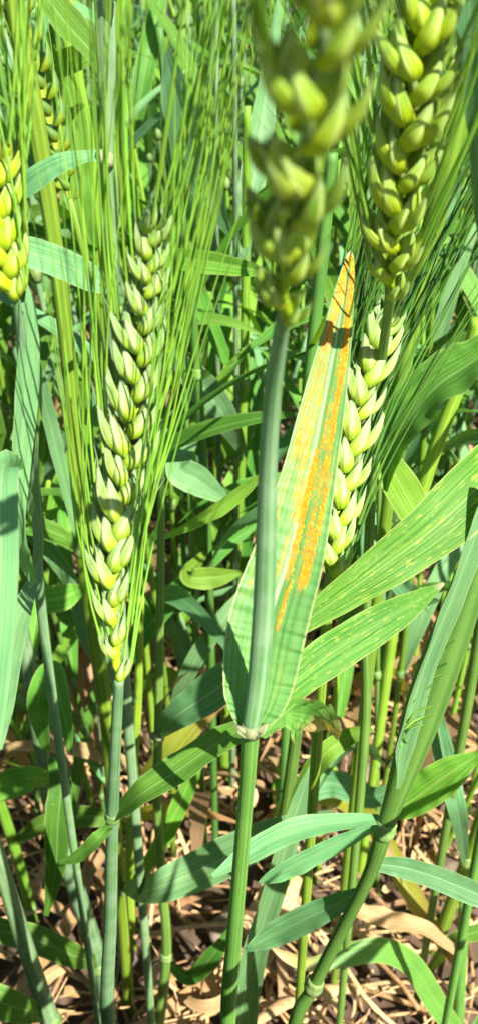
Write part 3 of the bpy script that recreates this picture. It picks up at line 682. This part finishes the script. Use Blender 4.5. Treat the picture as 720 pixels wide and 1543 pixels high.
leaf(pl, [(20, 1270, -.38, 10), (70, 1240, .6, 28), (140, 1230, .6, 30), (200, 1250, .6, 6)], 'leaf', roll=10)

# --- boot plant and leaves on its side of the rusted leaf
pl = stem('wheat plant whose swollen sheath splits open around a still hidden ear',
          [(733, 790, .258, 44), (706, 880, .266, 52), (672, 975, .275, 60), (640, 1065, .284, 60), (612, 1150, .292, 44), (590, 1215, .299, 30), (577, 1255, .304, 27), (556, 1318, .315, 21), (515, 1400, .335, 20), (470, 1490, .355, 20), (440, 1560, .37, 21)], 'stem', nodes_=[(577, 1245, .303, 32), (478, 1503, .352, 27)], sides=16)
leaf(pl, [(596, 1190, .288, 6), (606, 1110, .274, 26), (640, 1000, .262, 24), (680, 900, .252, 26), (718, 800, .244, 30), (745, 720, .24, 20)], 'leaf_blue', roll=[60, 50, 40, 20], fold=.5, name='sheath_flap')
for i in range(11):
    a = P(606 + i * 3.6 + rng.uniform(-5, 5), 1130 - i * 10.5 + rng.uniform(-6, 6), .2762 - i * .0006); w_ = rng.uniform(.1, .5); h_ = rng.uniform(.4, .9)
    pts = [a + Vector((.001, .001, -.001)), a + Vector((-.0018 * w_, -.0006, .0012 * h_)), a + Vector((-.0032 * w_, -.001 * w_, .0045 * h_)), a + Vector((-.002 * w_, -.0012, .0095 * h_)), a + Vector((.0012, -.0010 * w_, .0140 * h_)), a + Vector((.005, -.0003, .0185 * h_))]
    mb = MB(); mb.tube(spline([p - pl.location for p in pts], 12), rng.uniform(.0002, .00032), 5, caps=False); link('awn', mb.mesh('awn', [M[rng.choice(['awn', 'stem', 'awn_dark'])]]), pl)
leaf(pl, [(586, 1228, .302, 18), (612, 1212, .30, 44), (645, 1188, .296, 56), (680, 1163, .292, 48), (712, 1142, .29, 20), (728, 1132, .288, 3)], 'leaf_lime', roll=0, fold=.1, label='short bright pointed leaf at the node')
leaf(pl, [(572, 1235, .303, 14), (530, 1238, .30, 22), (470, 1246, .296, 32), (420, 1262, .292, 36), (370, 1290, .29, 30), (320, 1320, .288, 6)], 'leaf_blue', roll=[40, 30, 10], fold=.2)
leaf(pl, [(570, 1240, .303, 10), (525, 1262, .306, 22), (470, 1290, .31, 28), (420, 1316, .315, 24), (390, 1330, .318, 4)], 'leaf_blue', roll=-30)
leaf(pl, [(558, 1302, .313, 16), (600, 1306, .312, 30), (650, 1320, .31, 34), (700, 1340, .308, 36), (750, 1362, .306, 30)], 'leaf_blue', roll=10, fold=.2)
leaf(pl, [(548, 1338, .322, 8), (510, 1360, .335, 30), (460, 1385, .345, 40), (410, 1410, .355, 34), (370, 1432, .36, 6)], 'leaf_blue', roll=0, label='blue-green leaf crossing above the tan litter')

pl = stem('wheat plant out past the swollen sheath, its long level leaf streaked with yellow',
          [(770, 560, .24, 22), (768, 700, .262, 22), (764, 860, .29, 20), (760, 1050, .33, 18)], 'stem')
leaf(pl, [(768, 676, .256, 70), (720, 732, .247, 94), (650, 798, .243, 86), (570, 858, .241, 66), (490, 914, .24, 44), (440, 952, .239, 22), (410, 974, .239, 3)], 'leaf_flecked', roll=-14, fold=.16, nu=12, label='long broad leaf with yellow flecks')
leaf(pl, [(768, 420, .24, 10), (735, 180, .2, 20), (722, 240, .19, 10)], 'leaf_blue', roll=0)
pl2 = stem('wheat plant carrying a broad dark shaded leaf behind the swept awns',
          [(760, 330, .29, 18), (752, 480, .3, 18), (742, 640, .33, 18), (732, 800, .37, 18), (720, 960, .42, 17)], 'stem')
leaf(pl2, [(752, 500, .3, 24), (715, 542, .3, 62), (660, 580, .302, 70), (615, 632, .305, 60), (590, 690, .31, 30), (580, 740, .315, 6)], 'leaf', roll=50, fold=.2, label='broad dark leaf with a pale edge')
leaf(pl2, [(752, 470, .31, 10), (728, 330, .21, 26), (716, 210, .175, 22), (708, 100, .158, 36), (706, -30, .148, 44)], 'leaf_blue', roll=8, fold=.15, label='upright pale bluish leaf')
leaf(pl2, [(742, 860, .36, 10), (690, 800, .34, 26), (640, 790, .335, 44), (605, 735, .33, 54), (580, 690, .325, 36), (570, 665, .32, 4)], 'leaf_lime', roll=0, fold=.12, label='light green leaf with a yellow edge')
pl3 = stem('wheat stem slanting behind the fat yellow-green ear',
          [(722, 60, -.33, 30), (690, 190, -.33, 32), (662, 300, -.33, 33), (636, 400, -.33, 30), (610, 540, -.33, 24), (590, 700, -.33, 20)], 'stem_lime')
leaf(pl3, [(640, 420, -.335, 12), (652, 350, .345, 40), (672, 300, .34, 34), (700, 250, .335, 8)], 'leaf_blue', roll=10)
pl4 = stem('pair-noded wheat stem standing between the dark leaf and the swollen sheath',
          [(720, 480, -.40, 22), (694, 570, -.40, 22), (664, 650, -.40, 22), (638, 730, -.40, 21), (612, 830, -.40, 19), (590, 960, -.40, 17)], 'stem_lime', nodes_=[(634, 742, -.40, 24)])
leaf(pl4, [(634, 745, -.4, 10), (610, 800, .5, 20), (600, 870, .49, 30), (630, 900, .48, 26), (662, 905, .47, 3)], 'leaf_blue', roll=20)
# --- middle distance stems
pl = stem('bright straight wheat stem in the gap between the two ears, one node halfway',
          [(372, 160, -.50, 12), (371, 330, -.50, 14), (369, 480, -.50, 14), (367, 580, -.50, 14), (360, 760, -.50, 15), (350, 930, -.50, 16), (338, 1120, -.50, 16)], 'stem_lime', nodes_=[(367, 580, -.50, 19)])
leaf(pl, [(366, 580, -.5, 8), (330, 520, .54, 22), (295, 440, .52, 30), (270, 380, .5, 24), (255, 330, .49, 3)], 'leaf', roll=20)
leaf(pl, [(370, 690, -.5, 8), (345, 640, .53, 34), (310, 590, .51, 48), (275, 548, .5, 30), (258, 520, .49, 3)], 'leaf_blue', roll=0, label='blue-green leaf in the gap beside the awns')
pl = stem('wheat stem with a wide blue-green leaf slanting down behind the awns',
          [(240, 40, -.42, 12), (262, 240, -.42, 14), (285, 420, -.42, 14), (300, 600, -.42, 14), (312, 800, -.42, 14), (318, 1000, -.42, 14)], 'stem', nodes_=[(296, 560, -.42, 18)])
leaf(pl, [(250, 80, -.41, 10), (262, 130, .37, 40), (285, 205, .36, 58), (315, 280, .35, 46), (345, 350, .345, 10)], 'leaf_blue', roll=45, fold=.12, label='wide blue-green leaf in shade')
leaf(pl, [(300, 640, -.42, 10), (270, 700, .45, 40), (300, 725, .45, 44), (350, 760, .46, 6)], 'leaf_blue', roll=10)
leaf(pl, [(312, 830, -.42, 8), (285, 866, .5, 26), (320, 870, .5, 32), (365, 862, .5, 5)], 'leaf_lime', roll=15)
pl = stem('wheat stem standing close behind the blurred ear with a narrow yellowing leaf tip',
          [(500, 230, -.36, 18), (490, 330, -.36, 20), (480, 430, -.36, 20), (466, 560, -.36, 18), (452, 720, -.36, 17), (440, 900, -.36, 16)], 'stem', nodes_=[(458, 640, -.36, 20)])
leaf(pl, [(470, 520, -.36, 8), (520, 420, .30, 12), (534, 330, .28, 18), (532, 250, .27, 20), (526, 180, .265, 4)], 'leaf_lime', roll=20, label='narrow yellowing leaf tip')
# --- low stems and blades in front of the litter
pl = stem('low wheat shoot with pale folded blades beside the dark stem of the rusted plant',
          [(448, 1090, -.30, 18), (436, 1180, -.30, 19), (424, 1260, -.30, 18), (406, 1350, -.30, 18), (380, 1450, -.30, 20), (352, 1560, -.30, 24)], 'stem')
leaf(pl, [(356, 1560, .5, 56), (378, 1450, .46, 40), (412, 1340, .425, 34), (440, 1240, .405, 30), (460, 1180, .395, 18), (469, 1150, .39, 3)], 'leaf_blue', roll=[10, 20, 30, 30], fold=.3, label='upright pale blade folded along its midrib')
leaf(pl, [(424, 1262, -.3, 12), (470, 1160, .4, 30), (520, 1112, .39, 28), (560, 1098, .385, 8)], 'leaf_lime', roll=20)
pl = stem('short pale green wheat shoot standing in the tan litter by the crossing leaf',
          [(424, 1180, -.40, 22), (430, 1290, -.40, 30), (436, 1400, -.40, 32), (440, 1500, -.40, 30)], 'stem_lime')
leaf(pl, [(426, 1260, -.4, 14), (450, 1200, .58, 40), (500, 1180, .57, 40), (560, 1200, .56, 34), (600, 1180, .55, 4)], 'leaf_blue', roll=10)
pl = stem('wheat shoot with a yellow strap leaf drooping through the litter',
          [(470, 1100, -.44, 14), (520, 1200, -.44, 14), (555, 1290, -.43, 14), (600, 1400, -.42, 13)], 'stem_lime')
leaf(pl, [(480, 1196, .60, 30), (520, 1204, .6, 34), (560, 1240, .59, 32), (600, 1310, .58, 30), (640, 1380, .57, 28), (676, 1440, .565, 12), (688, 1462, .56, 3)], 'leaf_yellow', roll=10, fold=.2, label='yellow strap leaf')
pl = stem('wheat shoot with a long arched leaf turning from green to tan over the litter',
          [(700, 1360, -.30, 18), (694, 1440, -.30, 18), (688, 1560, -.30, 18)], 'stem')
leaf(pl, [(690, 1565, .5, 26), (655, 1510, .49, 34), (620, 1455, .48, 34), (575, 1432, .47, 36), (520, 1440, .465, 32), (470, 1452, .46, 22), (430, 1440, .455, 14), (410, 1428, .455, 3)], 'leaf_drying', roll=[20, 10, 0, -20, -20], fold=.25, wave=.5, label='arched leaf dried to tan at its end')
leaf(pl, [(694, 1440, -.3, 10), (640, 1400, .5, 22), (580, 1385, .5, 28), (530, 1372, .5, 22), (490, 1366, .5, 5)], 'leaf_dead', roll=20, label='dry tan curled leaf', wave=.8)
pl = stem('green wheat stem with pale node leaning out of the litter below the bluish leaf',
          [(740, 1180, -.36, 20), (712, 1270, -.36, 20), (676, 1370, -.36, 20), (640, 1470, -.36, 22), (610, 1560, -.36, 22)], 'stem_lime', nodes_=[(640, 1472, -.36, 26), (705, 1290, -.36, 24)])
leaf(pl, [(700, 1300, -.36, 10), (690, 1230, .5, 26), (672, 1160, .49, 34), (660, 1100, .48, 26), (655, 1050, .475, 4)], 'leaf_blue', roll=15)
leaf(pl, [(640, 1470, -.36, 10), (680, 1420, .54, 20), (730, 1400, .54, 24)], 'leaf', roll=15)
pl = stem('wheat plant with a yellow-edged dark leaf over a sunlit folded leaf',
          [(60, -60, -.42, 12), (100, 60, -.42, 14), (135, 200, -.42, 14), (150, 400, -.42, 14), (160, 640, -.42, 14)], 'stem_lime')
leaf(pl, [(62, -60, -.41, 20), (70, -10, .36, 40), (100, 35, .355, 44), (140, 80, .35, 34), (175, 130, .345, 6)], 'leaf', roll=-35, label='dark leaf with a fine yellow edge')
leaf(pl, [(110, 90, -.42, 10), (60, 110, .38, 30), (80, 100, .37, 36), (125, 80, .365, 34), (175, 40, .36, 10)], 'leaf_lime', roll=20)
leaf(pl, [(150, 400, -.42, 8), (125, 330, .42, 34), (115, 260, .41, 44), (112, 180, .4, 36), (100, 110, .39, 5)], 'leaf_lime', roll=10)
leaf(pl, [(150, 380, -.42, 8), (100, 370, .42, 34), (40, 350, .42, 36), (-10, 345, .42, 20)], 'leaf', roll=-40)
